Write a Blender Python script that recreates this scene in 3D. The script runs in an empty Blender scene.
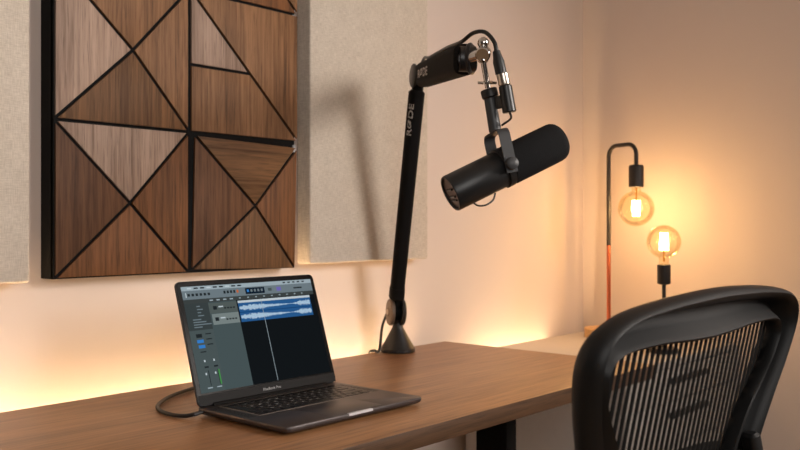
import bpy, bmesh, math, random
from mathutils import Vector, Matrix
random.seed(7)
S = bpy.context.scene
COL = S.collection

# ------------------------------------------------------------------ camera, world, key light, exposure
cd = bpy.data.cameras.new('camera'); cam = bpy.data.objects.new('camera', cd); COL.objects.link(cam)
cam.location = (-2.026, -1.638, 1.08)
cam.rotation_euler = (math.radians(90), 0, -math.atan2(.7526, .6585))
cd.sensor_width = 36; cd.lens = 36 * 880 / 800; cd.clip_start = .02
cd.dof.use_dof = True; cd.dof.focus_distance = 1.4; cd.dof.aperture_fstop = 9
S.camera = cam

W = bpy.data.worlds.new('world'); S.world = W; W.use_nodes = True
bg = W.node_tree.nodes['Background']; bg.inputs[0].default_value = (1, .93, .86, 1); bg.inputs[1].default_value = .15

kl = bpy.data.lights.new('key_softbox', 'AREA'); kl.shape = 'RECTANGLE'; kl.size = 1.9; kl.size_y = 1.5; kl.spread = math.radians(80)
kl.energy = 43; kl.color = (1, .91, .84)
key = bpy.data.objects.new('key_softbox', kl); COL.objects.link(key)
key.location = (.70, -3.0, 2.28)
key.rotation_euler = (Vector((-1.05, 0, 1.25)) - key.location).to_track_quat('-Z', 'Y').to_euler()

fl = bpy.data.lights.new('fill_light', 'AREA'); fl.shape = 'RECTANGLE'; fl.size = 1.6; fl.size_y = 1.4  # added fill with no window behind it, lifts the room's overall brightness
fl.energy = 32; fl.color = (1, .95, .91)
fill = bpy.data.objects.new('fill_light', fl); COL.objects.link(fill)
fill.location = (-2.6, -3.3, 1.7)
fill.rotation_euler = (Vector((-.4, 0, 1.0)) - fill.location).to_track_quat('-Z', 'Y').to_euler()

S.view_settings.view_transform = 'Standard'; S.view_settings.look = 'None'
S.view_settings.exposure = 0; S.view_settings.gamma = 1; S.view_settings.use_curve_mapping = False
S.cycles.use_denoising = True
S.cycles.max_bounces = 10; S.cycles.transparent_max_bounces = 16
S.cycles.sample_clamp_indirect = 4

# ------------------------------------------------------------------ materials
def srgb(r, g, b):
    f = lambda c: (c/255/12.92) if c/255 <= .04045 else ((c/255+.055)/1.055)**2.4
    return (f(r), f(g), f(b), 1)

def base_mat(name, col, rough=.5, metal=0, spec=.5):
    m = bpy.data.materials.new(name); m.use_nodes = True
    b = m.node_tree.nodes['Principled BSDF']
    b.inputs['Base Color'].default_value = col; b.inputs['Roughness'].default_value = rough
    b.inputs['Metallic'].default_value = metal; b.inputs['Specular IOR Level'].default_value = spec
    return m, m.node_tree, b

def nd(nt, t, **kw):
    n = nt.nodes.new(t)
    for k, v in kw.items(): setattr(n, k, v)
    return n

def mat(name, col, rough=.5, metal=0, spec=.5, grain=0, scale=60, bump=0):
    """paint, plastic or metal with a faint procedural mottling"""
    m, nt, b = base_mat(name, col, rough, metal, spec)
    tc = nd(nt, 'ShaderNodeTexCoord'); no = nd(nt, 'ShaderNodeTexNoise')
    no.inputs['Scale'].default_value = scale; no.inputs['Detail'].default_value = 4
    nt.links.new(tc.outputs['Object'], no.inputs['Vector'])
    mx = nd(nt, 'ShaderNodeMix', data_type='RGBA')
    g = grain if grain else .04
    mx.inputs['A'].default_value = [c*(1-g) for c in col[:3]] + [1]
    mx.inputs['B'].default_value = [min(1, c*(1+g)) for c in col[:3]] + [1]
    nt.links.new(no.outputs['Fac'], mx.inputs['Factor']); nt.links.new(mx.outputs['Result'], b.inputs['Base Color'])
    if bump:
        bp = nd(nt, 'ShaderNodeBump'); bp.inputs['Strength'].default_value = bump; bp.inputs['Distance'].default_value = .002
        nt.links.new(no.outputs['Fac'], bp.inputs['Height']); nt.links.new(bp.outputs['Normal'], b.inputs['Normal'])
    return m

def emis(name, col, strength):
    m = bpy.data.materials.new(name); m.use_nodes = True; nt = m.node_tree
    nt.nodes.clear(); o = nd(nt, 'ShaderNodeOutputMaterial'); e = nd(nt, 'ShaderNodeEmission')
    e.inputs[0].default_value = col; e.inputs[1].default_value = strength
    nt.links.new(e.outputs[0], o.inputs[0]); return m

def wood(name, dark, light, axis='Z', seed=0., rough=.42, fine=1., contrast=1., spec=.4, across=9., along=.9):
    m, nt, b = base_mat(name, light, rough, 0, spec)
    tc = nd(nt, 'ShaderNodeTexCoord')
    off = nd(nt, 'ShaderNodeVectorMath', operation='ADD'); off.inputs[1].default_value = (seed*1.7, seed*.31, seed*2.3)
    nt.links.new(tc.outputs['Object'], off.inputs[0])
    def noise(ac, al, detail, dist=0.):
        mp = nd(nt, 'ShaderNodeVectorMath', operation='MULTIPLY')
        mp.inputs[1].default_value = (al, ac, ac) if axis == 'X' else (ac, ac, al)
        nt.links.new(off.outputs[0], mp.inputs[0])
        n = nd(nt, 'ShaderNodeTexNoise'); n.inputs['Scale'].default_value = 1; n.inputs['Detail'].default_value = detail
        n.inputs['Roughness'].default_value = .6; n.inputs['Distortion'].default_value = dist
        nt.links.new(mp.outputs[0], n.inputs['Vector']); return n
    big = noise(across, along, 3, .5); mid = noise(across*7, along*3, 5, .3); pore = noise(420*fine, 16*fine, 2)
    mr = nd(nt, 'ShaderNodeMapRange'); mr.inputs['From Min'].default_value = .5-.24/contrast; mr.inputs['From Max'].default_value = .5+.24/contrast
    nt.links.new(big.outputs['Fac'], mr.inputs['Value'])
    mr2 = nd(nt, 'ShaderNodeMapRange'); mr2.inputs['From Min'].default_value = .5-.22/contrast; mr2.inputs['From Max'].default_value = .5+.22/contrast
    nt.links.new(mid.outputs['Fac'], mr2.inputs['Value'])
    av = nd(nt, 'ShaderNodeMix', data_type='FLOAT'); av.inputs['Factor'].default_value = .55
    nt.links.new(mr.outputs[0], av.inputs['A']); nt.links.new(mr2.outputs[0], av.inputs['B'])
    mx = nd(nt, 'ShaderNodeMix', data_type='RGBA'); mx.inputs['A'].default_value = dark; mx.inputs['B'].default_value = light
    nt.links.new(av.outputs['Result'], mx.inputs['Factor'])
    pr = nd(nt, 'ShaderNodeMapRange'); pr.inputs['From Min'].default_value = .30; pr.inputs['From Max'].default_value = .47
    pr.inputs['To Min'].default_value = .62; pr.inputs['To Max'].default_value = 1
    nt.links.new(pore.outputs['Fac'], pr.inputs['Value'])
    mu = nd(nt, 'ShaderNodeMix', data_type='RGBA', blend_type='MULTIPLY'); mu.inputs['Factor'].default_value = 1
    nt.links.new(mx.outputs['Result'], mu.inputs['A']); nt.links.new(pr.outputs[0], mu.inputs['B'])
    nt.links.new(mu.outputs['Result'], b.inputs['Base Color'])
    bp = nd(nt, 'ShaderNodeBump'); bp.inputs['Strength'].default_value = .12; bp.inputs['Distance'].default_value = .001
    nt.links.new(pore.outputs['Fac'], bp.inputs['Height']); nt.links.new(bp.outputs['Normal'], b.inputs['Normal'])
    return m

def linen(name, dark, light):
    m, nt, b = base_mat(name, light, .95, 0, .1)
    tc = nd(nt, 'ShaderNodeTexCoord')
    def noise(v, detail=2):
        mp = nd(nt, 'ShaderNodeVectorMath', operation='MULTIPLY'); mp.inputs[1].default_value = v
        nt.links.new(tc.outputs['Object'], mp.inputs[0])
        n = nd(nt, 'ShaderNodeTexNoise'); n.inputs['Scale'].default_value = 1; n.inputs['Detail'].default_value = detail
        nt.links.new(mp.outputs[0], n.inputs['Vector']); return n
    a = noise((620, 620, 60)); c = noise((60, 60, 620)); s = noise((24, 24, 24), 4)
    ad = nd(nt, 'ShaderNodeMath', operation='ADD'); nt.links.new(a.outputs['Fac'], ad.inputs[0]); nt.links.new(c.outputs['Fac'], ad.inputs[1])
    ad2 = nd(nt, 'ShaderNodeMath', operation='MULTIPLY_ADD'); ad2.inputs[1].default_value = .35
    nt.links.new(s.outputs['Fac'], ad2.inputs[0]); nt.links.new(ad.outputs[0], ad2.inputs[2])
    mr = nd(nt, 'ShaderNodeMapRange'); mr.inputs['From Min'].default_value = .85; mr.inputs['From Max'].default_value = 1.5
    nt.links.new(ad2.outputs[0], mr.inputs['Value'])
    mx = nd(nt, 'ShaderNodeMix', data_type='RGBA'); mx.inputs['A'].default_value = dark; mx.inputs['B'].default_value = light
    nt.links.new(mr.outputs[0], mx.inputs['Factor']); nt.links.new(mx.outputs['Result'], b.inputs['Base Color'])
    bp = nd(nt, 'ShaderNodeBump'); bp.inputs['Strength'].default_value = .35; bp.inputs['Distance'].default_value = .001
    nt.links.new(ad.outputs[0], bp.inputs['Height']); nt.links.new(bp.outputs['Normal'], b.inputs['Normal'])
    return m

def bulb_glass(name):
    m = bpy.data.materials.new(name); m.use_nodes = True; nt = m.node_tree; nt.nodes.clear()
    o = nd(nt, 'ShaderNodeOutputMaterial'); t = nd(nt, 'ShaderNodeBsdfTransparent'); g = nd(nt, 'ShaderNodeBsdfGlossy')
    t.inputs[0].default_value = (1, .94, .80, 1); g.inputs['Roughness'].default_value = .03
    g.inputs[0].default_value = (1, .95, .85, 1)
    lw = nd(nt, 'ShaderNodeLayerWeight'); lw.inputs[0].default_value = .25
    mu = nd(nt, 'ShaderNodeMath', operation='MULTIPLY'); mu.inputs[1].default_value = .55
    nt.links.new(lw.outputs['Fresnel'], mu.inputs[0])
    mx = nd(nt, 'ShaderNodeMixShader'); nt.links.new(mu.outputs[0], mx.inputs[0])
    nt.links.new(t.outputs[0], mx.inputs[1]); nt.links.new(g.outputs[0], mx.inputs[2]); nt.links.new(mx.outputs[0], o.inputs[0])
    return m

M = {}
M['dark_wall'] = mat('dark_wall_paint', srgb(92, 88, 86), .9)  # unseen walls, dark tone chosen to deepen reflections in the black parts
M['wall'] = mat('wall_paint', srgb(216, 203, 195), .85, 0, .2, grain=.015, scale=9, bump=.03)
M['ceiling'] = mat('ceiling_paint', srgb(236, 230, 224), .9)
M['floor'] = wood('floor_oak', srgb(140, 112, 86), srgb(190, 160, 128), 'X', 3)
M['desk'] = wood('desk_walnut', srgb(112, 76, 49), srgb(182, 132, 88), 'X', 5, rough=.36, across=15, along=1.3, fine=.7, spec=.45, contrast=1.15)
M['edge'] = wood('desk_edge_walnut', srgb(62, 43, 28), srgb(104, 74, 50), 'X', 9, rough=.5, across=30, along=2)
M['black'] = mat('black_plastic', srgb(24, 24, 25), .42)
M['satin'] = mat('satin_black_metal', srgb(26, 26, 27), .36, 0, .5)
M['matte'] = mat('matte_black_paint', srgb(9, 8, 8), .8, 0, .2)
M['sleeve'] = mat('black_fabric_sleeve', srgb(14, 13, 13), .9, 0, .2, grain=.3, scale=900, bump=.3)
M['foam'] = mat('charcoal_foam', srgb(32, 32, 33), .95, 0, .15, grain=.35, scale=700, bump=.6)
M['yoke'] = mat('grey_black_metal', srgb(58, 59, 61), .45, 0, .5)
M['chrome'] = mat('chrome', srgb(205, 202, 198), .16, 1)
M['silver'] = mat('brushed_silver', srgb(205, 195, 182), .28, 1)
M['disc'] = mat('dark_grey_disc', srgb(52, 50, 49), .4, .4)
M['disc_warm'] = mat('disc_tan_reflection', srgb(128, 112, 98), .36, .65)  # joint disc lightened and warmed to stand in for a tan reflection
M['plate_reflection'] = mat('brass_reflection_plate', srgb(86, 62, 50), .38, .6)  # brown put into the back plate for its brass-like reflection
M['white_print'] = mat('white_print', srgb(225, 222, 218), .6)
M['grey_print'] = mat('grey_print', srgb(170, 170, 172), .6)
M['space_grey'] = mat('space_grey_aluminium', srgb(88, 83, 83), .42, .7, .5)
M['lid'] = mat('dark_lid_aluminium', srgb(62, 62, 65), .45, .5, .5)
M['bezel'] = mat('black_glass', srgb(8, 8, 9), .25, 0, .12)
M['lip'] = mat('dark_grey_aluminium', srgb(22, 22, 23), .55, .0, .15)
M['key'] = mat('black_key', srgb(12, 12, 14), .4)
M['well'] = mat('key_well', srgb(150, 140, 132), .4, .5)  # lightened to stand in for the glints in the key gaps
M['trackpad'] = mat('trackpad_glass', srgb(86, 81, 81), .40, .65)
M['notch'] = mat('notch_reflection', srgb(205, 204, 208), .5)  # pale non-metal colour replaces the notch's metallic reflection
M['cable'] = mat('black_rubber', srgb(18, 17, 17), .45)
M['copper'] = mat('copper', srgb(214, 120, 84), .28, 1)
M['beech'] = wood('pale_beech', srgb(196, 150, 96), srgb(226, 186, 132), 'X', 2, across=40, along=4)
M['lamp_black'] = mat('lamp_black', srgb(26, 22, 20), .45)
M['glass'] = bulb_glass('amber_glass')
M['filament'] = emis('glowing_filament', (1, .66, .30, 1), 60)
M['brass'] = mat('brass_cap', srgb(212, 160, 90), .3, 1)
M['led'] = emis('warm_led_tape', (1, .66, .35, 1), 410)
M['led_back'] = mat('white_tape', srgb(230, 225, 215), .6)
M['white'] = mat('white_lacquer', srgb(204, 197, 189), .38, 0, .45)
M['linen'] = linen('beige_linen', srgb(188, 177, 162), srgb(220, 210, 196))
M['chair'] = mat('graphite_plastic', srgb(13, 14, 15), .5, 0, .36, grain=.08, scale=400, bump=.06)
M['mesh'] = mat('black_weave', srgb(10, 10, 10), .8, 0, .12)
M['rubber'] = mat('soft_black_pad', srgb(24, 24, 25), .7)

# ------------------------------------------------------------------ mesh helpers
def frame(d, up=(0, 0, 1)):
    d = Vector(d).normalized(); up = Vector(up)
    if abs(d.dot(up.normalized())) > .98: up = Vector((0, 1, 0)) if abs(d.y) < .9 else Vector((1, 0, 0))
    s = d.cross(up).normalized(); u = s.cross(d).normalized(); return d, s, u

class MB:
    def __init__(self): self.bm = bmesh.new(); self.mi = 0
    def _new(self, faces):
        for f in faces: f.material_index = self.mi
    def box(self, a, b, bevel=0, seg=2, mtx=None):
        a, b = Vector(a), Vector(b); lo = Vector(map(min, a, b)); hi = Vector(map(max, a, b))
        r = bmesh.ops.create_cube(self.bm, size=1, matrix=Matrix.Translation((lo+hi)/2) @ Matrix.Diagonal((*(hi-lo), 1)))
        vs = r['verts']
        if bevel:
            es = list({e for v in vs for e in v.link_edges})
            rr = bmesh.ops.bevel(self.bm, geom=es, offset=bevel, segments=seg, affect='EDGES', profile=.5)
            vs = list({v for f in rr['faces'] for v in f.verts} | {v for v in vs if v.is_valid})
        if mtx: bmesh.ops.transform(self.bm, matrix=mtx, verts=vs)
        self._new({f for v in vs for f in v.link_faces}); return self
    def rings(self, rings, cap0=True, cap1=True, closed=True):
        R = [[self.bm.verts.new(p) for p in r] for r in rings]; fs = []
        for a, b in zip(R, R[1:]):
            n = len(a)
            for i in range(n if closed else n-1):
                j = (i+1) % n; fs.append(self.bm.faces.new((a[i], a[j], b[j], b[i])))
        if cap0: fs.append(self.bm.faces.new(list(reversed(R[0]))))
        if cap1: fs.append(self.bm.faces.new(R[-1]))
        self._new(fs); return self
    def lathe(self, o, d, prof, n=32, caps=(True, True), up=(0, 0, 1)):
        d, s, u = frame(d, up); o = Vector(o)
        return self.rings([[o + d*h + (s*math.cos(2*math.pi*i/n) + u*math.sin(2*math.pi*i/n))*max(r, 1e-5) for i in range(n)] for r, h in prof], *caps)
    def cyl(self, a, b, r, r2=None, n=24, bev=0):
        a, b = Vector(a), Vector(b); L = (b-a).length; r2 = r if r2 is None else r2
        p = [(r-bev, 0), (r, bev), (r2, L-bev), (r2-bev, L)] if bev else [(r, 0), (r2, L)]
        return self.lathe(a, b-a, p, n)
    def tube(self, pts, r, n=10, samples=8, smooth=True):
        P = [Vector(p) for p in pts]
        if smooth and len(P) > 2:
            Q = []
            for i in range(len(P)-1):
                p0 = P[i-1] if i else P[0]*2-P[1]; p1, p2 = P[i], P[i+1]; p3 = P[i+2] if i+2 < len(P) else P[-1]*2-P[-2]
                for k in range(samples):
                    t = k/samples
                    Q.append(.5*((2*p1)+(p2-p0)*t+(2*p0-5*p1+4*p2-p3)*t*t+(3*p1-p0-3*p2+p3)*t**3))
            P = Q + [P[-1]]
        rings = []; ref = None
        for i, p in enumerate(P):
            d = (P[min(i+1, len(P)-1)] - P[max(i-1, 0)]).normalized()
            if ref is None: ref = frame(d)[2]
            ref = (ref - d*ref.dot(d)).normalized(); s = d.cross(ref)
            rings.append([p + (ref*math.cos(2*math.pi*k/n)+s*math.sin(2*math.pi*k/n))*r for k in range(n)])
        return self.rings(rings)
    def beam(self, a, b, w, h, up=(0, 0, 1), rad=.3, w2=None, h2=None, bev=.004):
        """rounded-rectangle bar from a to b; w along the side vector, h along up"""
        a, b = Vector(a), Vector(b); d, s, u = frame(b-a, up); L = (b-a).length
        w2 = w if w2 is None else w2; h2 = h if h2 is None else h2
        def ring(t, W_, H_, k):
            c = a + d*t; W_ -= 2*k; H_ -= 2*k; R = rad*min(W_, H_); out = []
            for cx, cy, a0 in ((1, 1, 0), (-1, 1, 90), (-1, -1, 180), (1, -1, 270)):
                for q in range(5):
                    an = math.radians(a0+q*22.5)
                    out.append(c + s*(cx*(W_/2-R)+R*math.cos(an)) + u*(cy*(H_/2-R)+R*math.sin(an)))
            return out
        return self.rings([ring(0, w, h, bev), ring(bev, w, h, 0), ring(L-bev, w2, h2, 0), ring(L, w2, h2, bev)])
    def prism(self, poly, y0, y1, bev=.0):
        """polygon in x,z extruded along y (y1 is the room side)"""
        A = [self.bm.verts.new((x, y0, z)) for x, z in poly]; B = [self.bm.verts.new((x, y1, z)) for x, z in poly]
        n = len(poly); fs = [self.bm.faces.new(A), self.bm.faces.new(list(reversed(B)))]
        for i in range(n): j = (i+1) % n; fs.append(self.bm.faces.new((A[i], B[i], B[j], A[j])))
        if bev:
            es = [e for e in self.bm.edges if e.verts[0] in B and e.verts[1] in B]
            bmesh.ops.bevel(self.bm, geom=es, offset=bev, segments=2, affect='EDGES', profile=.5)
        return self
    def quad(self, pts, mi=None):
        f = self.bm.faces.new([self.bm.verts.new(p) for p in pts]); f.material_index = self.mi if mi is None else mi; return self
    def build(self, name, m, parent=None, angle=32, recalc=True, flat=False):
        bm = self.bm
        if recalc: bmesh.ops.recalc_face_normals(bm, faces=bm.faces)
        for f in bm.faces: f.smooth = not flat
        for e in bm.edges:
            if len(e.link_faces) == 2 and e.calc_face_angle(0) > math.radians(angle): e.smooth = False
        off = Vector((0, 0, 0)); p = parent
        while p is not None: off += Vector(p.location); p = p.parent
        bmesh.ops.translate(bm, vec=-off, verts=bm.verts)
        me = bpy.data.meshes.new(name); bm.to_mesh(me); bm.free()
        for x in (m if isinstance(m, (list, tuple)) else [m]): me.materials.append(x)
        o = bpy.data.objects.new(name, me); COL.objects.link(o); o.parent = parent
        return o

def thing(name, label, cat, loc, group=None):
    o = bpy.data.objects.new(name, None); COL.objects.link(o); o.location = loc; o.empty_display_size = .05
    o['label'] = label; o['category'] = cat
    if group: o['group'] = group
    return o
def tag(o, label, cat, group=None):
    o['label'] = label; o['category'] = cat
    if group: o['group'] = group
    return o
def struct(o): o['kind'] = 'structure'; return o

def lettering(text, size, origin, xdir, normal, m, parent, name='lettering', stretch=1., thick=.0003, spacing=1., bold=0.):
    """flat printed letters lying on a surface; origin is the centre of the word"""
    cu = bpy.data.curves.new(name, 'FONT'); cu.body = text; cu.size = size; cu.extrude = thick; cu.offset = bold
    cu.align_x = 'CENTER'; cu.align_y = 'CENTER'; cu.space_character = spacing
    t = bpy.data.objects.new(name, cu); COL.objects.link(t)
    bpy.context.view_layer.update()
    me = bpy.data.meshes.new_from_object(t.evaluated_get(bpy.context.evaluated_depsgraph_get()))
    bpy.data.objects.remove(t)
    x = Vector(xdir).normalized(); n = Vector(normal); n = (n - x*n.dot(x)).normalized(); y = n.cross(x)
    off = Vector((0, 0, 0)); p = parent
    while p is not None: off += Vector(p.location); p = p.parent
    o3 = Vector(origin) - off
    mt = Matrix(((x.x*stretch, y.x, n.x, o3.x), (x.y*stretch, y.y, n.y, o3.y), (x.z*stretch, y.z, n.z, o3.z), (0, 0, 0, 1)))
    me.transform(mt); me.materials.clear(); me.materials.append(m); me.name = name
    o = bpy.data.objects.new(name, me); COL.objects.link(o); o.parent = parent
    return o

def wrap(o, target, n, lift=.0004):
    """press printed letters onto the sleeve they are printed on"""
    from mathutils.bvhtree import BVHTree
    t = BVHTree.FromPolygons([v.co.copy() for v in target.data.vertices], [p.vertices[:] for p in target.data.polygons])
    bm = bmesh.new(); bm.from_mesh(o.data)
    bmesh.ops.triangulate(bm, faces=bm.faces)
    bmesh.ops.subdivide_edges(bm, edges=[e for e in bm.edges if e.calc_length() > .003], cuts=2)
    bm.to_mesh(o.data); bm.free(); n = Vector(n).normalized()
    for v in o.data.vertices:
        h = t.ray_cast(v.co + n*.05, -n)
        if h[0] is not None: v.co = h[0] + n*lift
# ------------------------------------------------------------------ the room
X0, X1, Y0, Y1, ZC = -3.6, .877, -3.6, 0., 2.6
struct(MB().box((X0-.1, Y0-.1, -.1), (X1+.1, Y1+.1, 0)).build('floor', M['floor']))
struct(MB().box((X0-.1, Y0-.1, ZC), (X1+.1, Y1+.1, ZC+.1)).build('ceiling', M['ceiling']))
struct(MB().box((X0-.1, Y1, 0), (X1+.1, Y1+.1, ZC)).build('wall_back', M['wall']))
struct(MB().box((X1, Y0, 0), (X1+.1, Y1, ZC)).build('wall_right', M['wall']))
struct(MB().box((X0-.1, Y0, 0), (X0, Y1, ZC)).build('wall_left', M['dark_wall']))
struct(MB().box((X0, Y0-.1, 0), (X1, Y0, ZC)).build('wall_front', M['dark_wall']))

# ------------------------------------------------------------------ desk
DX0, DX1, DY0, DY1, DZ = -1.95, 0., -.693, -.04, .74
desk = thing('desk', 'long walnut desk on black metal legs along the glowing wall', 'desk', (-.975, -.366, 0))
top = MB(); top.box((DX0, DY0, DZ-.034), (DX1, DY1, DZ), .0025, 2)
o = top.build('desktop', [M['desk'], M['edge']], desk)
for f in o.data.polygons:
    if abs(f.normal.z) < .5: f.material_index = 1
for x in (-.212, -1.665):
    lg = MB(); lg.box((x-.022, -.417, .03), (x+.022, -.323, .69), .004); lg.box((x-.016, -.408, .02), (x+.016, -.332, .40), .003)
    lg.build('leg', M['matte'], desk)
    ft = MB(); ft.beam((x, -.66, .018), (x, -.08, .018), .075, .03); ft.build('foot', M['satin'], desk)
    br = MB(); br.box((x-.045, -.64, .684), (x+.045, -.09, .706), .003); br.build('bracket', M['satin'], desk)
fr = MB()
for y in (-.45, -.29): fr.box((-1.62, y-.02, .672), (-.33, y+.02, .704), .003)
fr.box((-1.93, -.058, .590), (-.12, DY1, .7055), .002)
fr.build('frame_rail', M['satin'], desk)

# warm led tape fixed under the rear edge of desk and sideboard
def led(x0, x1, y, z, name, label):
    """aluminium channel fixed to a rear edge, its diffuser facing up"""
    t = thing(name, label, 'light', ((x0+x1)/2, y, z))
    MB().box((x0, y, z-.010), (x1, y+.008, z-.001)).build('channel', M['led_back'], t)
    MB().box((x0, y+.001, z-.001), (x1, y+.007, z)).build('diffuser', M['led'], t)
    MB().box((x1, y, z-.010), (x1+.004, -.001, z+.100)).build('light_baffle', M['led_back'], t)  # added unseen plate, blocks light spilling past the end of the strip
led(-1.93, -.12, DY1+.0003, .605, 'led_strip', 'warm LED strip behind the rear edge of the walnut desk')

# ------------------------------------------------------------------ sideboard in the corner
sb = thing('sideboard', 'low white sideboard with black handles in the room corner', 'cabinet', (.49, -.29, 0))
SZ = .695
MB().box((.10, -.545, .05), (.872, -.0400, SZ-.022), .002).build('carcass', M['white'], sb)
MB().box((.095, -.565, SZ-.022), (.874, -.0400, SZ), .002).build('top', M['white'], sb)
MB().box((.13, -.50, .0003), (.85, -.08, .05)).build('plinth', M['matte'], sb)
for k, (z0, z1) in enumerate(((.575, .668), (.445, .570), (.25, .440), (.055, .245))):
    d = MB().box((.103, -.563, z0), (.869, -.545, z1), .002).build('drawer', M['white'], sb)
    zz = z1 - .032
    MB().beam((.36, -.574, zz), (.61, -.574, zz), .022, .018, rad=.45).build('handle', M['satin'], d)
led(.16, .62, -.0395, .565, 'led_strip', 'warm LED strip behind the white sideboard top in the corner')

# ------------------------------------------------------------------ acoustic panels on the wall
def acoustic(x0, x1, z0, z1, label):
    m = MB(); m.box((x0, -.05, z0), (x1, -.0005, z1), .005, 3)
    tag(m.build('acoustic_panel', M['linen']), label, 'wall panel', 'beige fabric acoustic panels')
acoustic(-2.35, -1.251, .9735, 2.3, 'beige linen acoustic panel left of the wooden wall art')
acoustic(-.546, -.090, .984, 2.2, 'beige linen acoustic panel between wooden wall art and microphone arm')

# ------------------------------------------------------------------ geometric walnut wall art
ax0, axm, ax1 = -1.2046, -.8977, -.5850
zr = [.9765, 1.2805, 1.5875, 1.893]
art = thing('wooden_wall_art', 'geometric walnut wall art of triangular pieces on a black board', 'wall art', ((ax0+ax1)/2, 0, 1.43))
bk = MB(); bk.box((ax0-.0008, -.0455, zr[0]+.0005), (ax1-.009, -.0005, zr[3]))
bk.box((ax0-.0008, -.0496, zr[0]+.0005), (ax0+.0008, -.04, zr[3]))
bk.build('backing_board', M['matte'], art)
TONE = {'light': ((118, 96, 83), (184, 158, 140)), 'mid': ((88, 61, 40), (158, 117, 83)), 'brown': ((72, 49, 30), (134, 97, 64)),
        'red': ((74, 47, 27), (140, 93, 56)), 'dark': ((66, 44, 30), (120, 84, 59))}
tile_n = [0]
def wtile(poly, tone, axis='Z', gap=.0034, rot=0, c=None, dx=0, dz=0, y1=-.05):
    n = len(poly); P = [Vector((x, z)) for x, z in poly]
    A = sum(P[i].x*P[(i+1) % n].y - P[(i+1) % n].x*P[i].y for i in range(n))
    if A < 0: P.reverse()
    L = []
    for i in range(n):
        a, b = P[i], P[(i+1) % n]; d = (b-a).normalized(); nn = Vector((-d.y, d.x)); L.append((a+nn*gap, d))
    Q = []
    for i in range(n):
        (p, d), (q, e) = L[i-1], L[i]
        t = ((q.x-p.x)*e.y-(q.y-p.y)*e.x)/(d.x*e.y-d.y*e.x); Q.append(p+d*t)
    if rot or dx or dz:
        cs, sn = math.cos(rot), math.sin(rot)
        Q = [Vector((c[0]+dx+(v.x-c[0])*cs-(v.y-c[1])*sn, c[1]+dz+(v.x-c[0])*sn+(v.y-c[1])*cs)) for v in Q]
    tile_n[0] += 1; k = tile_n[0]
    dk, lt = TONE[tone]
    m = wood('walnut_veneer', srgb(*dk), srgb(*lt), axis, 3.7*k, rough=.55, across=17, along=1.3, spec=.18, contrast=1.4)
    MB().prism([tuple(v) for v in Q], -.0452, y1, .0008).build('veneer_piece', m, art)
def xtile(x0, x1, z0, z1, tones, c=None, flat_top=False, **kw):
    c = c or ((x0+x1)/2, (z0+z1)/2)
    C4 = [(x0, z1), (x1, z1), (x1, z0), (x0, z0)]          # TL TR BR BL: top, right, bottom, left
    for i, t in enumerate(tones): wtile([C4[i], C4[(i+1) % 4], c], t, c=c, axis='X' if flat_top and i == 0 else 'Z', **kw)
e = .0015
xtile(ax0, axm-e, zr[1], zr[2], ('mid', 'mid', 'brown', 'light'), c=(-1.036, 1.436))
xtile(ax0, axm-e, zr[0], zr[1], ('light', 'red', 'red', 'dark'), c=(-1.0425, 1.1246))
xtile(ax0, axm-e, zr[2], zr[3], ('mid', 'red', 'brown', 'mid'))
cx = (axm+e+ax1)/2; zm = 1.4265; t_ = (zr[2]-zm)/(zr[2]-zr[1]); xm = axm+e+(ax1-axm-e)*t_
wtile([(axm+e, zr[2]), (xm, zm), (axm+e, zm)], 'light')
wtile([(axm+e, zm), (xm, zm), (ax1, zr[1]), (axm+e, zr[1])], 'mid')
wtile([(axm+e, zr[2]), (ax1, zr[2]), (ax1, zr[1])], 'mid')
# the lower right tile hangs slightly askew and leaves wedge-shaped gaps
xtile(axm+.004, ax1-.0075, zr[0], zr[1]-.008, ('brown', 'red', 'brown', 'dark'), c=(-.7205, 1.1238), flat_top=True, rot=-.026, dx=.003, dz=.000)
wtile([(axm+e, zr[2]), (ax1, zr[2]), (axm+e, zr[3])], 'red')
wtile([(ax1, zr[2]), (ax1, zr[3]), (axm+e, zr[3])], 'mid')
for z in (zr[1]-.011, zr[2]-.004):
    MB().box((ax1-.0155, -.0495, z-.014), (ax1-.0085, -.0450, z+.003), .0005).build('clip', M['grey_print'], art)

# ------------------------------------------------------------------ laptop
LX, LY, LWd, LD = -1.0865, -.5765, .342, .243
lap = thing('laptop', 'dark grey open laptop showing blue audio waveforms on the walnut desk', 'laptop', (LX+LWd/2, LY+LD/2, DZ))
BZ0, BZ1 = DZ+.004, DZ+.0155
def rrect(x0, x1, y0, y1, r, z, n=6):
    out = []
    for cx_, cy_, a0 in ((x1-r, y1-r, 0), (x0+r, y1-r, 90), (x0+r, y0+r, 180), (x1-r, y0+r, 270)):
        for q in range(n+1):
            a = math.radians(a0+90*q/n); out.append((cx_+r*math.cos(a), cy_+r*math.sin(a), z))
    return out
b = MB()
b.rings([rrect(LX+.006, LX+LWd-.006, LY+.006, LY+LD-.006, .008, BZ0), rrect(LX+.0015, LX+LWd-.0015, LY+.0015, LY+LD-.0015, .010, BZ0+.003),
         rrect(LX, LX+LWd, LY, LY+LD, .011, BZ0+.007), rrect(LX, LX+LWd, LY, LY+LD, .011, BZ1-.0006), rrect(LX+.0006, LX+LWd-.0006, LY+.0006, LY+LD-.0006, .0105, BZ1)])
base = b.build('base', M['space_grey'], lap, angle=50)
for fx in (LX+.03, LX+LWd-.03):
    for fy in (LY+.03, LY+LD-.03): MB().cyl((fx, fy, DZ+.0002), (fx, fy, BZ0+.0005), .006).build('foot', M['rubber'], base)
MB().box((LX+LWd*.5-.030, LY-.0005, BZ1-.0042), (LX+LWd*.5+.030, LY+.006, BZ1+.0001), .0004).build('finger_notch', M['notch'], base)
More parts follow.
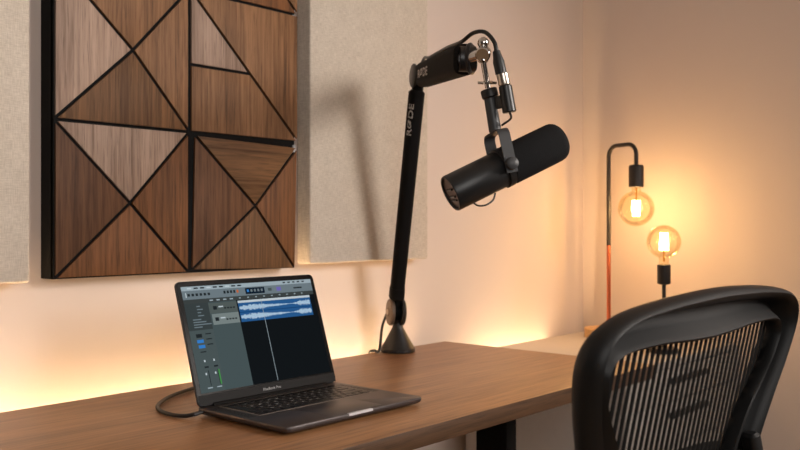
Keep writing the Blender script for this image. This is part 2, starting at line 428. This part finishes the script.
MB().box((LX+LWd*.5-.066, LY+.010, BZ1-.0005), (LX+LWd*.5+.066, LY+.098, BZ1+.00025), .0002).build('trackpad', M['trackpad'], base)
KX0, KX1, KY0, KY1 = LX+.033, LX+LWd-.033, LY+.106, LY+.216
MB().box((KX0-.002, KY0-.002, BZ1-.0005), (KX1+.002, KY1+.002, BZ1+.0002)).build('keyboard_well', M['well'], base)
for sx in (LX+.008, LX+LWd-.026):
    g = MB()
    for i in range(6):
        for j in range(28): g.box((sx+i*.003, KY0+j*.0038, BZ1), (sx+i*.003+.0013, KY0+j*.0038+.0016, BZ1+.00012))
    g.build('speaker_grille', M['matte'], base)
rows = [[1.5]+[1]*12+[1.5], [1.5]+[1]*12+[1.5], [1.8]+[1]*11+[2.2], [2.3]+[1]*10+[2.7], [1, 1, 1, 1.25, 5.0, 1.25, 1, 1, 1, 1]]
rh = (KY1-KY0-.014)/5
rows_txt = ['`1234567890-= ', ' QWERTYUIOP[]', ' ASDFGHJKL; ', ' ZXCVBNM,./ ', '']
for r, ws in enumerate(rows):
    tot = sum(ws); x = KX0
    y1_ = KY1-.014-r*rh
    for ki, w in enumerate(ws):
        wd = w/tot*(KX1-KX0)
        kb = MB().box((x+.0014, y1_-rh+.0014, BZ1+.0001), (x+wd-.0014, y1_-.0014, BZ1+.0012), .0004, 1)
        ch_ = rows_txt[r][ki] if ki < len(rows_txt[r]) else ' '
        if ch_ != ' ':
            t = lettering(ch_, .0062, (x+wd/2, y1_-rh/2, BZ1+.00128), (1, 0, 0), (0, 0, 1), M['white_print'], None, 'key_letter', thick=.00004)
            body = set(kb.bm.faces); kb.bm.from_mesh(t.data); bpy.data.objects.remove(t)
            for f_ in kb.bm.faces:
                if f_ not in body: f_.material_index = 1
        kb.build('key', [M['key'], M['white_print']], base); x += wd
MB().box((KX0+.001, KY1-.012, BZ1), (KX1-.001, KY1-.002, BZ1+.0008), .0003, 1).build('touch_strip', M['bezel'], base)
# hinge and lid (tilted 18.5 degrees back)
hy, hz, LA, LH = LY+LD-.009, BZ1+.0012, math.radians(18.5), .231
tl = Vector((0, math.sin(LA), math.cos(LA))); tn = Vector((0, -math.cos(LA), math.sin(LA)))   # up the lid, out of the screen
def lidp(u, h, out): return Vector((LX+u, hy, hz)) + tl*h + tn*out
def lid_ring(i, out, r=.010):
    return [lidp(x, h, out) for x, h, _ in rrect(i, LWd-i, i, LH-i, r, 0)]
L = MB(); L.rings([lid_ring(.0008, -.0060), lid_ring(0, -.0050), lid_ring(0, -.0010), lid_ring(.0005, -.0004)])
lid = L.build('lid', M['lid'], lap, angle=50)
MB().rings([lid_ring(.0006, -.0005, .0096), lid_ring(.0007, .0003, .0096)]).build('bezel', M['bezel'], lid)
MB().rings([[lidp(x, h, o_) for x, h in ((.002, .001), (LWd-.002, .001), (LWd-.002, .0195), (.002, .0195))] for o_ in (-.0003, .0006)]).build('chin', M['lip'], lid)
MB().cyl((LX+.03, hy+.001, hz-.001), (LX+LWd-.03, hy+.001, hz-.001), .0048).build('hinge', M['matte'], lap)
lettering('MacBook Pro', .0075, lidp(LWd/2, .0105, .0009), (1, 0, 0), tn, M['grey_print'], lid, spacing=1.05)
# what the screen shows: an audio editor with one stereo track
UIc = {'bar': (168, 184, 192), 'tool': (118, 132, 139), 'lcd': (17, 30, 44), 'ruler': (66, 72, 72), 'insp': (62, 70, 71), 'strip': (80, 92, 93),
       'head': (88, 98, 96), 'head2': (128, 140, 139), 'pane': (76, 90, 92), 'dark': (21, 25, 28), 'blue': (43, 96, 152), 'blue2': (30, 74, 124),
       'wave': (186, 214, 236), 'white': (206, 218, 224), 'ink': (38, 44, 47), 'btn': (58, 134, 214), 'green': (74, 150, 80), 'orange': (210, 110, 60), 'lilac': (120, 110, 190)}
ukeys = list(UIc); umats = [emis('screen_'+k, srgb(*UIc[k]), .8) for k in ukeys]
UI = MB(); SX0, SX1, SH0, SH1 = .0095, LWd-.0095, .0225, LH-.0105
lay = [0]
def um(u):
    return u*.165/.205 if u < .205 else .165+(u-.205)*.213/.22 if u < .425 else .378+(u-.425)*.582/.54 if u < .965 else .96+(u-.965)*.04/.035
def ui(u0, u1, v0, v1, k, lv=0):
    if v0 >= .125 and k != 'dark': u0, u1 = um(u0), um(u1)
    a = SX0+(SX1-SX0)*u0; b_ = SX0+(SX1-SX0)*u1; t = SH1-(SH1-SH0)*v0; s_ = SH1-(SH1-SH0)*v1; q = .0005+.00006*lv
    UI.quad([lidp(a, s_, q), lidp(b_, s_, q), lidp(b_, t, q), lidp(a, t, q)], ukeys.index(k))
ui(0, 1, 0, 1, 'dark', 0); ui(0, 1, 0, .04, 'bar', 1); ui(0, 1, .04, .125, 'tool', 1)
for k in range(9): ui(.04+k*.045, .04+k*.045+.03, .012, .026, 'ink' if k % 3 else 'white', 2)
for k in range(5): ui(.76+k*.04, .78+k*.04, .012, .026, 'ink', 2)
for k in range(6): ui(.035+k*.028, .052+k*.028, .07, .095, 'ink', 2)
ui(.022, .028, .06, .105, 'white', 2)
for k in range(5): ui(.29+k*.024, .305+k*.024, .062, .09, 'ink' if k < 4 else 'orange', 2)
ui(.452, .602, .05, .112, 'lcd', 2)
for k in range(5): ui(.465+k*.027, .48+k*.027, .066, .092, 'btn' if k == 0 else 'tool', 3)
ui(.63, .66, .065, .095, 'strip', 2); ui(.70, .735, .06, .10, 'lilac', 2); ui(.84, .91, .075, .09, 'ink', 2)
ui(0, 1, .125, .165, 'ruler', 1)
for k in range(9): ui(.44+k*.058, .452+k*.058, .14, .15, 'bar', 2)
for k in range(4): ui(.22+k*.05, .245+k*.05, .14, .152, 'bar', 2)
ui(0, .205, .165, .42, 'insp', 1); ui(0, .205, .42, 1, 'strip', 1); ui(.205, .415, .165, 1, 'pane', 1)
ui(.205, .415, .175, .275, 'head', 2); ui(.215, .415, .28, .385, 'head2', 2)
for k in range(4): ui(.10, .13+.02*(k % 2), .19+k*.03, .20+k*.03, 'tool', 2)
for k in range(4): ui(.05, .12+.04*(k % 3), .315+k*.024, .325+k*.024, 'tool', 2)
for vv in (.22, .33): 
    ui(.235, .262, vv-.015, vv+.02, 'ink', 3); ui(.275, .31, vv-.012, vv, 'white', 3)
    for k in range(4): ui(.315+k*.022, .33+k*.022, vv+.004, vv+.018, 'ink', 3)
ui(.05, .10, .455, .49, 'ink', 2); ui(.05, .105, .51, .54, 'btn', 2); ui(.055, .11, .56, .59, 'btn', 2); ui(.06, .11, .62, .63, 'ink', 2)
for k in range(3): ui(.13, .18, .455+k*.05, .465+k*.05, 'ink', 2)
for u in (.075, .155):
    ui(u, u+.012, .70, .72, 'white', 2); ui(u-.005, u+.03, .76, .775, 'ink', 2); ui(u+.018, u+.024, .80, .94, 'ink', 2); ui(u-.008, u+.004, .82, .84, 'white', 3); ui(u-.012, u+.03, .955, .965, 'bar', 2)
ui(.178, .190, .80, .94, 'green', 3)
ui(.425, .965, .172, .195, 'white', 2); ui(.425, .965, .195, .385, 'blue', 2); ui(.425, .965, .285, .295, 'blue2', 3)
rnd = random.Random(4)
for vv in (.245, .335):
    n_ = 120
    for k in range(n_):
        f = k/n_; amp = .020+.008*math.sin(f*9)
        if .55 < f < .82: amp *= max(.12, abs(f-.70)/.18)
        a_ = amp*rnd.uniform(.55, 1.1); u = .430+f*.528
        ui(u, u+.0040, vv-a_, vv+a_, 'wave', 4)
ui(.590, .593, .165, .995, 'bar', 5)
UI.build('display', umats, lid, recalc=False, flat=True)

# charging cable
cab = thing('charging_cable', 'thin black cable looping from the left side of the laptop', 'cable', (-1.10, -.25, DZ))
plug = MB(); plug.beam((-1.0872, -.353, .7505), (-1.106, -.351, .7480), .011, .006, rad=.4, bev=.001); plug.build('plug', M['black'], cab)
MB().tube([(-1.104, -.351, .7480), (-1.113, -.339, .7455), (-1.119, -.315, .7444), (-1.116, -.272, .7443), (-1.094, -.225, .7443), (-1.05, -.182, .7443), (-1.00, -.150, .7443), (-.93, -.120, .7443), (-.86, -.090, .7443), (-.80, -.066, .7443)], .0036, 10).build('cord', M['cable'], cab)

# ------------------------------------------------------------------ boom arm
BX, BY = -.2525, -.0785
arm = thing('microphone_boom_arm', 'black jointed boom arm standing at the rear corner of the walnut desk', 'microphone arm', (BX, BY, DZ))
MB().lathe((BX, BY, DZ+.0002), (0, 0, 1), [(.044, 0), (.0465, .002), (.0465, .010), (.044, .013), (.031, .036), (.019, .058), (.014, .068), (.0135, .078)], 40).build('base', M['satin'], arm)
J0 = Vector((-.2640, -.0825, .8477)); A0 = Vector((-.2748, -.0934, .889)); A1 = Vector((-0.3423, -0.2213, 1.4175))
E1 = Vector((-0.3420, -0.2292, 1.4517)); U0 = Vector((-0.3462, -0.2472, 1.4516)); U1 = Vector((-.807, -.7229, 1.3667))
ad = (A1-A0).normalized()
ud = (U1-U0).normalized()
pn = ad.cross(ud).normalized()
if pn.x > 0: pn = -pn
pn = pn + Vector((-.75, -.66, 0))*.17; pn = (pn - ad*pn.dot(ad)).normalized()                     # hinge pin direction
MB().cyl((BX, BY, DZ+.07), J0+Vector((0, 0, -.01)), .010, n=20).build('post', M['satin'], arm)
j = MB(); j.lathe(J0+pn*.010, pn, [(.034, 0), (.036, .002), (.036, .008), (.033, .011), (.014, .012), (.012, .0135)], 36)
j.build('joint_disc', M['disc_warm'], arm)
j = MB(); j.lathe(J0-pn*.010, -pn, [(.034, 0), (.036, .002), (.036, .008), (.033, .011), (.012, .012)], 36); j.build('joint_disc', M['satin'], arm)
j = MB(); j.cyl(J0-pn*.012, J0+pn*.012, .022, n=28); j.beam(J0, A0+ad*.03, .020, .026, up=pn); j.build('knuckle', M['matte'], arm)
j = MB(); j.cyl(J0+pn*.0225, J0+pn*.026, .007, n=18, bev=.001); j.build('screw', M['silver'], arm)
lo = MB(); lo.beam(A0, A1, .040, .036, up=pn, rad=.38, w2=.043, h2=.038, bev=.006); lower = lo.build('lower_arm', M['sleeve'], arm)
MB().beam(A0-ad*.006, A0+ad*.030, .043, .039, up=pn, rad=.38).build('cuff', M['matte'], arm)
# elbow
en = pn
j = MB(); j.lathe(E1+en*.012, en, [(.028, 0), (.0295, .002), (.0295, .006), (.026, .008)], 32); j.build('joint_disc', M['disc'], arm)
j = MB(); j.cyl(E1-en*.022, E1+en*.012, .022, n=28); j.beam(A1-ad*.02, E1, .030, .026, up=en); j.beam(E1, U0+(U1-U0).normalized()*.04, .030, .028, up=en); j.build('knuckle', M['matte'], arm)
ud = (U1-U0).normalized(); us = ud.cross(Vector((0, 0, 1))).normalized()
if us.dot(Vector((-1, -1, 0))) < 0: us = -us
upm = MB(); upm.beam(U0+ud*.006, U1, .044, .060, rad=.34, bev=.006, w2=.042, h2=.053); upper = upm.build('upper_arm', M['sleeve'], arm)
uu = Vector((0, 0, 1)); uu = (uu-ud*uu.dot(ud)).normalized()
wrap(lettering('RØDE', .026, U0+ud*.165+us*.0213-Vector((0, 0, .002)), ud, us, M['white_print'], upper, stretch=2.9, bold=.0009), upper, us)
# lower arm lettering, read upwards
side = Vector((-.7526, -.6585, 0)); sv = ad.cross(pn).normalized()
faces = [(pn, .0187), (-pn, .0187), (sv, .0206), (-sv, .0206)]
def toward_cam(fs, at): 
    v = (Vector((-2.026, -1.638, 1.08))-at); return max(fs, key=lambda f: f[0].dot(v))
ln, lo_ = toward_cam(faces, A1)
lc = A0.lerp(A1, .885)
fc = -sv if sv.dot(Vector((-.75, -.66, 0))) < 0 else sv
nn = (pn*.62+fc*.78).normalized()
wrap(lettering('RØDE', .019, A0.lerp(A1, .865)+pn*.0140+fc*.0168, ad, nn, M['white_print'], lower, stretch=1.6, bold=.0003), lower, nn)
# end joint with chrome swivel
j = MB(); j.cyl(U1-us*.016, U1+us*.012, .022, n=28); j.cyl(U1-ud*.02, U1+ud*.014, .015, n=24); j.build('end_joint', M['satin'], arm)
e2 = (-pn + Vector((-.75, -.66, 0))*.62); e2 = (e2-Vector((0, 0, e2.z))).normalized()
dsk = MB(); dsk.lathe(U1-ud*.004+e2*.006, e2, [(.026, 0), (.0275, .002), (.0275, .005), (.025, .007)], 32); dsk.build('joint_disc', M['disc'], arm)
T0 = Vector((-.8120, -.7630, 1.3700)); vc = Vector((-.80, -.45, -.38)).normalized()
j = MB(); j.cyl(U1+ud*.012, T0, .0095, n=20, bev=.001); j.cyl(T0-vc*.010, T0+vc*.012, .0130, n=28, bev=.002)
j.lathe(T0-Vector((0, 0, .016)), (0, 0, 1), [(.006, 0), (.0088, .003), (.0088, .022), (.0075, .026)], 24)
j.lathe(T0+Vector((0, 0, .0085)), (0, 0, 1), [(.0001+.0098*math.sin(math.pi*k/10), .0098-.0098*math.cos(math.pi*k/10)) for k in range(11)], 20, (False, False))
j.build('swivel', M['chrome'], arm)
R0 = Vector((-.8121, -.7626, 1.3594)); R1 = Vector((-.7983, -.7632, 1.3135)); TB = Vector((-.7854, -.7779, 1.2419))
rd = (R1-R0).normalized()
j = MB(); j.cyl(R0, R1, .0050, n=18); j.lathe(R1-rd*.012, rd, [(.0055, 0), (.0095, .001), (.0095, .004), (.0055, .005)], 20)
j.cyl(R1-rd*.009-us*.016, R1-rd*.009+us*.016, .0025, n=10); j.build('thread_rod', M['chrome'], arm)

# ------------------------------------------------------------------ microphone
mic = thing('microphone', 'black broadcast microphone with foam windscreen hanging from the boom arm', 'microphone', (-.775, -.785, 1.13))
mL = Vector((-.8607, -.7298, 1.132)); mR = Vector((-.6870, -.8430, 1.2305)); ma = (mR-mL).normalized(); ML = (mR-mL).length
MB().lathe(R1+(TB-R1).normalized()*.0016, TB-R1, [(.010, 0), (.0135, .001), (.0145, .003), (.0145, .014), (.0125, .016)], 24).build('thread_collar', M['black'], mic)
mc = mL + ma*.106
view = Vector((-.7526, -.6585, 0)); pv = (view - ma*view.dot(ma)).normalized()          # near pivot direction
yu = (R1-mc); yu = (yu - pv*yu.dot(pv)).normalized(); yw = pv.cross(yu).normalized()
TB = mc + yu*.0632
MB().cyl(R1.lerp(TB, .2), TB, .0100, .0108, n=24, bev=.001).build('stem', M['yoke'], mic)
MB().lathe(mL, ma, [(.0270, .004), (.0285, 0), (.0305, .0), (.0318, .0025), (.0320, .06), (.0322, .105), (.0300, .109), (.0300, .118)], 48).build('body', M['satin'], mic)
pl = MB(); pl.lathe(mL, ma, [(.0001, .0032), (.0275, .0032), (.0278, .006)], 40, (False, False))
pl.build('back_plate', M['plate_reflection'], mic)
_, ps, pu = frame(ma)
sw = MB()
for q in (-1, 1): 
    c0 = mL - ma*(-.0022) + pu*.004*q*1.6
    sw.beam(c0-ps*.012, c0+ps*.012, .0035, .0030, up=ma, rad=.2, bev=.0004)
c0 = mL + ma*.0022
sw.beam(c0-ps*.014-pu*.013, c0+ps*.014-pu*.013, .002, .0030, up=ma, rad=.2, bev=.0004)
sw.build('switch_frame', M['satin'], mic)
wl = ML-.112
prof = [(.030, 0), (.0335, .002), (.0345, .006)]
prof += [(.0345, wl*.5), (.0343, wl-.020)] + [(.0343-.016*(1-math.cos(math.radians(a))), wl-.020+.018*math.sin(math.radians(a))) for a in (20, 40, 60, 75, 88)] + [(.010, wl), (.0002, wl+.0005)]
MB().lathe(mL+ma*.112, ma, prof, 48).build('windscreen', M['foam'], mic)
mc = mL + ma*.106
# yoke: strap over the top with a pivot on each side
MB().lathe(mc-ma*.007, ma, [(.0325, 0), (.0348, .001), (.0348, .013), (.0325, .014)], 48, (False, False)).build('clamp_ring', M['black'], mic)
yk = MB(); YR, YT, YH = .0378, .0032, .0615
def ypt(c, h): return mc + pv*c + yu*h
arc = [ypt(-YR, -.014), ypt(-YR, .022), ypt(-YR, YH-.014)]
for k in range(1, 7): a = math.pi/2*k/6; arc.append(ypt(-YR+.012-.012*math.cos(a), YH-.012+.012*math.sin(a)))
for k in range(0, 6): a = math.pi/2*k/6; arc.append(ypt(YR-.012+.012*math.sin(a), YH-.012+.012*math.cos(a)))
arc += [ypt(YR, YH-.014), ypt(YR, .022), ypt(YR, -.014)]
rings = []
for i, p in enumerate(arc):
    d = (arc[min(i+1, len(arc)-1)]-arc[max(i-1, 0)]).normalized(); nrm = yw.cross(d).normalized(); hw = .0098
    rings.append([p+yw*hw+nrm*YT/2, p-yw*hw+nrm*YT/2, p-yw*hw-nrm*YT/2, p+yw*hw-nrm*YT/2])
yk.rings(rings); yoke = yk.build('yoke', M['yoke'], mic)
for sg in (1, -1):
    MB().lathe(mc+pv*sg*(YR-.008), pv*sg, [(.006, 0), (.006, .009), (.0085, .0095), (.0105, .011), (.0112, .014), (.0105, .0185), (.007, .021), (.001, .022)], 28).build('pivot_knob', M['yoke'], yoke)
mc_ = mc; mc = mc-ma*.010
MB().tube([mc-ma*.012-yu*.034-pv*.006, mc-ma*.020-yu*.043-pv*.004, mc-ma*.036-yu*.045, mc-ma*.050-yu*.040, mc-ma*.058-yu*.0315], .0016, 8).build('capsule_lead', M['cable'], mic); mc = mc_

# ------------------------------------------------------------------ microphone cable with its plugs
B0 = Vector((-.8086, -.7818, 1.371)); B1 = Vector((-.8025, -.7887, 1.3356)); B2 = Vector((-.7992, -.7925, 1.3155)); B3 = Vector((-.7942, -.7982, 1.27))
for v_ in (B0, B1, B2, B3): v_ += Vector((.0030, -.0042, -.001))
xl = thing('microphone_cable', 'black audio cable with silver collared plug beside the microphone stem', 'cable', tuple(B3))
bd = (B3-B0).normalized()
MB().lathe(B0-bd*.004, bd, [(.0045, 0), (.0065, .002), (.0078, .012), (.0098, .020), (.0098, (B1-B0).length+.004)], 24).build('plug_boot', M['black'], xl)
MB().lathe(B1, bd, [(.0095, 0), (.0104, .001), (.0104, .018), (.0098, .020)], 24).build('silver_collar', M['silver'], xl)
MB().cyl(B2, B3, .0112, .0118, n=24, bev=.0015).build('plug_body', M['satin'], xl)
ab = Vector((.7526, .6585, 0)); ab = (ab-ad*ab.dot(ad)).normalized()          # far side of the lower arm
cp = [B0+bd*.002, B0-bd*.018+ab*.004, (-.7985, -.757, 1.4095), (-.797, -.731, 1.4120), U1-ud*.06+uu*.0335]
cp += [U1.lerp(U0, f)+uu*.0365 for f in (.35, .6, .85)] + [U0+uu*.040+ab*.012, E1+ab*.046+Vector((0, 0, .008)), E1+ab*.050-Vector((0, 0, .05))]
cp += [A1.lerp(A0, f)+ab*.038 for f in (.15, .35, .6, .85)]
cp += [(-0.2436, -0.0532, 0.8930), (-0.2455, -0.0404, 0.8544), (-0.2586, -0.0284, 0.8057), (-0.3102, -0.0640, 0.7497), (-0.3060, -0.0430, 0.7452), (-0.3060, -.026, .7405), (-0.3060, -.016, .722), (-0.3060, -.0150, .68), (-0.3060, -.0150, .62)]
MB().tube(cp, .0036, 10).build('cord', M['cable'], xl)
rt_ = Vector((.6585, -.7526, 0))
MB().tube([B3-bd*.002, B3+bd*.010, TB+yu*.012+rt_*.0140], .0020, 8).build('lead', M['cable'], xl)
bq = B2.lerp(B3, .55); sd = (TB-R1).normalized(); tq = R1 + sd*(bq-R1).dot(sd)
MB().beam(bq, tq+(bq-tq).normalized()*.0125, .008, .022, up=bd, rad=.2, bev=.001).build('clip', M['black'], xl)

# ------------------------------------------------------------------ lamps
def bulb(parent, c, r, down, sock):
    """round filament bulb; down = True hangs below its socket"""
    s = -1 if down else 1; c = Vector(c); D = Vector((0, 0, s))
    t0 = -(r+sock)
    pr = [(.0135, t0), (.0140, t0+.008)]
    n = 18; a0 = math.asin(.0145/r)
    nk = math.cos(a0)*r
    pr += [(.0145, -nk-.006)]
    for k in range(n+1):
        a = a0+(math.pi-a0)*k/n; pr.append((max(r*math.sin(a), .0002), -r*math.cos(a)))
    m = MB(); m.lathe(c, D, pr, 40, (False, False)); bo = m.build('bulb', M['glass'], parent, angle=80)
    f = MB()
    for k in range(8):
        a = 2*math.pi*k/8; b_ = 2*math.pi*(k+1)/8
        p = lambda an, h, rr: c + Vector((math.cos(an)*rr, math.sin(an)*rr, s*h))
        f.tube([p(a, -.026, .0125), p(a, .026, .0105)], .0016, 6, smooth=False)
    f.build('filament', M['filament'], bo)
    q = MB(); q.cyl(c-D*(r+.010), c-D*.026, .0035, .0025, n=12)
    q.lathe(c-D*.031, D, [(.001, 0), (.010, .001), (.010, .003), (.001, .004)], 16)
    q.build('filament_mount', M['brass'], bo)
    l = bpy.data.lights.new('bulb_light', 'POINT'); l.energy = BULB_W; l.color = (1, .58, .25); l.shadow_soft_size = .022
    lo = bpy.data.objects.new('bulb_light', l); COL.objects.link(lo); lo.parent = bo
    off = Vector((0, 0, 0)); p_ = bo
    while p_ is not None: off += Vector(p_.location); p_ = p_.parent
    lo.location = c - off
BULB_W = 3.3
P1 = Vector((.722, -.1866, SZ)); BQ = Vector((.714, -.310, 1.146)); GD = Vector((-.30, -.954, 0)); GL = .126; BQ = P1+GD*GL; BQ.z = 1.135
l1 = thing('gooseneck_table_lamp', 'arched black and copper table lamp with bulb hanging down, on the sideboard', 'lamp', tuple(P1))
MB().lathe(P1+Vector((-.016, .012, .0003)), (0, 0, 1), [(.062, 0), (.064, .002), (.064, .030), (.062, .033)], 48).build('base', M['beech'], l1)
zt, rr_ = 1.350, .036
MB().cyl(P1+Vector((0, 0, .030)), (P1.x, P1.y, 1.012), .0070, n=16).build('copper_pole', M['copper'], l1)
MB().lathe(P1+Vector((0, 0, .0325)), (0, 0, 1), [(.014, 0), (.014, .006), (.0072, .010)], 20).build('pole_collar', M['brass'], l1)
def gp(l, z): return (P1.x+GD.x*l, P1.y+GD.y*l, z)
pth = [gp(0, 1.010), gp(0, 1.2)] + [gp(rr_-rr_*math.cos(a), zt-rr_+rr_*math.sin(a)) for a in [math.pi/2*k/8 for k in range(9)]]
pth += [gp(GL-rr_+rr_*math.sin(a), zt-rr_+rr_*math.cos(a)) for a in [math.pi/2*k/8 for k in range(9)]] + [gp(GL, 1.28)]
MB().tube(pth, .0072, 14, smooth=False).build('arched_pole', M['lamp_black'], l1, angle=60)
MB().lathe((BQ.x, BQ.y, 1.281), (0, 0, -1), [(.010, 0), (.022, .003), (.0245, .008), (.0245, .074), (.022, .076)], 28).build('socket', M['lamp_black'], l1)
bulb(l1, BQ, .059, True, .022)
P2 = Vector((.492, -.491, SZ)); BP = Vector((.492, -.491, 1.030))
l2 = thing('upright_table_lamp', 'short black table lamp with bulb pointing up, behind the office chair', 'lamp', tuple(P2))
MB().lathe(P2+Vector((0, 0, .0003)), (0, 0, 1), [(.040, 0), (.042, .002), (.042, .012), (.040, .015)], 40).build('base', M['lamp_black'], l2)
MB().cyl(P2+Vector((0, 0, .018)), (P2.x, P2.y, .907), .0057, n=16).build('pole', M['lamp_black'], l2)
MB().lathe((P2.x, P2.y, .9005), (0, 0, 1), [(.013, 0), (.019, .003), (.0198, .006), (.0198, .059), (.018, .061)], 28).build('socket', M['lamp_black'], l2)
bulb(l2, BP, .0502, False, .020)

# ------------------------------------------------------------------ office chair
CX = -1.029
ch = thing('office_chair', 'graphite office chair with woven mesh back, drawn up to the desk', 'office chair', (CX, -1.0, 0))
def by(z): return -1.240 + .20*(.96-z)
OUT = [(.190, .60), (.205, .66), (.228, .72), (.247, .765), (.262, .815), (.281, .86), (.297, .90), (.305, .935), (.3045, .956), (.294, .973), (.272, .985), (.235, .9935), (.17, .9995), (.09, 1.0035), (0, 1.005)]
INN = [(.132, .66), (.136, .69), (.142, .73), (.149, .765), (.160, .805), (.178, .842), (.205, .872), (.228, .900), (.238, .923), (.239, .938), (.226, .950), (.195, .9545), (.13, .9545), (.065, .951), (0, .949)]
def mirror(C): return C + [(-x, z) for x, z in reversed(C[:-1])]
def resample(C, k=5):
    Q = []
    for i in range(len(C)-1):
        g = lambda j: Vector(C[min(max(j, 0), len(C)-1)])
        p0, p1, p2, p3 = g(i-1), g(i), g(i+1), g(i+2)
        for q in range(k):
            t = q/k; Q.append(.5*((2*p1)+(p2-p0)*t+(2*p0-5*p1+4*p2-p3)*t*t+(3*p1-p0-3*p2+p3)*t**3))
    return Q+[Vector(C[-1])]
OUT = [(x-(.024+.003*max(0, min(1, (.95-z)/.06)))*min(1, x/.1), z+.004*max(0, min(1, (z-.9)/.1))) for x, z in OUT]
OO, II = resample(mirror(OUT)), resample(mirror(INN))
def bow(x): return .030*(x/.30)**2                   # the back wraps forward a little at its sides
PROF = [(0, -.002), (.03, .006), (.08, .012), (.16, .015), (.24, .011), (.30, .002), (.34, -.012), (.40, -.018), (.50, -.017), (.65, -.010), (.82, .001), (.93, .006), (.98, .004), (1, -.004), (.985, -.014), (.6, -.026), (.2, -.018), (.03, -.010)]
fr = MB(); rings = []
for o_, i_ in zip(OO, II):
    ring = []
    wtop = max(0., min(1., (o_.y-.93)/.05))
    for s, dpt in PROF:
        p = o_.lerp(i_, s); ring.append((CX+p.x, by(p.y)-dpt, p.y))
    rings.append(ring)
fr.rings(rings); fr.build('back_frame', M['chair'], ch, angle=45)
ms = MB(); pitch = .0143; nS = 17
def inner_z(x):
    zs = []
    for a, b_ in zip(II, II[1:]):
        if (a.x-x)*(b_.x-x) <= 0 and a.x != b_.x: zs.append(a.y+(b_.y-a.y)*(x-a.x)/(b_.x-a.x))
    return zs
for k in range(-nS, nS+1):
    x = k*pitch; zs = inner_z(x)
    if not zs: continue
    zt_ = max(zs)+.006; zb_ = min(zs)-.006 if (len(zs) > 1 and abs(x) > .13) else .655
    rg = []
    for q in range(7):
        z = zb_+(zt_-zb_)*q/6; y = by(z)+.013
        rg.append([(CX+x-.0048, y, z), (CX+x, y-.0014, z), (CX+x+.0048, y, z), (CX+x, y+.0014, z)])
    ms.rings(rg)
z = .67
while z < .955:
    xs = [p.x for a, p in zip(II, II[1:]) if (a.y-z)*(p.y-z) <= 0 and p.x > 0]
    xw = max(xs) if xs else .13
    xw = min(xw, .238)
    ms.box((CX-xw, by(z)+.0128, z-.0002), (CX+xw, by(z)+.0132, z+.0002)); z += .0016
ms.build('mesh_back', M['mesh'], ch, angle=60)
lb = MB(); rings = []
for q in range(25):
    x = -.20+.40*q/24; a = abs(x)/.20; h = .030+.016*(1-a*a)
    rings.append([(CX+x, by(.77)+.030-.010*a*a, .765-h*(1+.2)), (CX+x, by(.77)+.020-.010*a*a, .765-h), (CX+x, by(.77)+.020-.010*a*a, .765+h*.6), (CX+x, by(.77)+.030-.010*a*a, .765+h*.75)])
lb.rings(rings); lb.build('lumbar_pad', M['rubber'], ch, angle=60)
for sg in (1, -1):
    MB().beam((CX+sg*.184, by(.78)-.016, .806), (CX+sg*.194, by(.78)-.020, .764), .024, .018, rad=.35).build('lumbar_knob', M['black'], ch)
bb = MB(); bb.beam((CX-.185, by(.62), .63), (CX+.185, by(.62), .63), .030, .07, rad=.4); bb.build('back_crossbar', M['chair'], ch)
sp = MB(); sp.beam((CX, by(.62)+.01, .64), (CX, -1.09, .45), .09, .03, up=(0, 1, 0), rad=.4); sp.beam((CX, -1.12, .44), (CX, -.93, .40), .10, .04, rad=.4); sp.build('spine', M['chair'], ch)
st = MB()
def seat_ring(i, z, n=10):
    return [(CX-.25+i + (0), -1.13+i, z)]
st.rings([rrect(CX-.235, CX+.235, -1.13, -.705, .07, .435), rrect(CX-.25, CX+.25, -1.145, -.69, .08, .447), rrect(CX-.25, CX+.25, -1.145, -.69, .08, .462), rrect(CX-.235, CX+.235, -1.13, -.705, .07, .470)])
st.build('seat_frame', M['chair'], ch)
MB().rings([rrect(CX-.205, CX+.205, -1.10, -.735, .05, .469), rrect(CX-.20, CX+.20, -1.095, -.74, .05, .476)]).build('seat_mesh', M['mesh'], ch)
for sg in (1, -1):
    x = CX+sg*.295
    a_ = MB(); a_.tube([(CX+sg*.20, -1.05, .425), (CX+sg*.27, -1.07, .44), (x, -1.06, .50), (x, -1.03, .62)], .016, 14); pa = a_.build('arm_post', M['chair'], ch)
    MB().beam((x, -1.12, .632), (x, -.89, .632), .085, .026, rad=.45, bev=.008).build('arm_pad', M['rubber'], pa)
cl = MB(); cl.cyl((CX, -.95, .10), (CX, -.95, .27), .026); cl.cyl((CX, -.95, .25), (CX, -.95, .40), .017); cl.box((CX-.09, -1.03, .385), (CX+.09, -.85, .436), .015); cl.build('gas_column', M['satin'], ch)
for k in range(5):
    a = math.radians(20+72*k); d = Vector((math.cos(a), math.sin(a), 0)); c = Vector((CX, -.95, 0))
    lg = MB().beam(c+Vector((0, 0, .118))+d*.01, c+d*.30+Vector((0, 0, .075)), .055, .04, rad=.4, w2=.032, h2=.024).build('base_leg', M['chair'], ch)
    w = c+d*.29; s = Vector((-d.y, d.x, 0)); cm = MB()
    for sg in (1, -1): cm.cyl(w+s*sg*.006+Vector((0, 0, .0285)), w+s*sg*.024+Vector((0, 0, .0285)), .028, bev=.003)
    cm.cyl(w+Vector((0, 0, .03)), w+Vector((0, 0, .075)), .008); cm.build('caster', M['rubber'], lg)
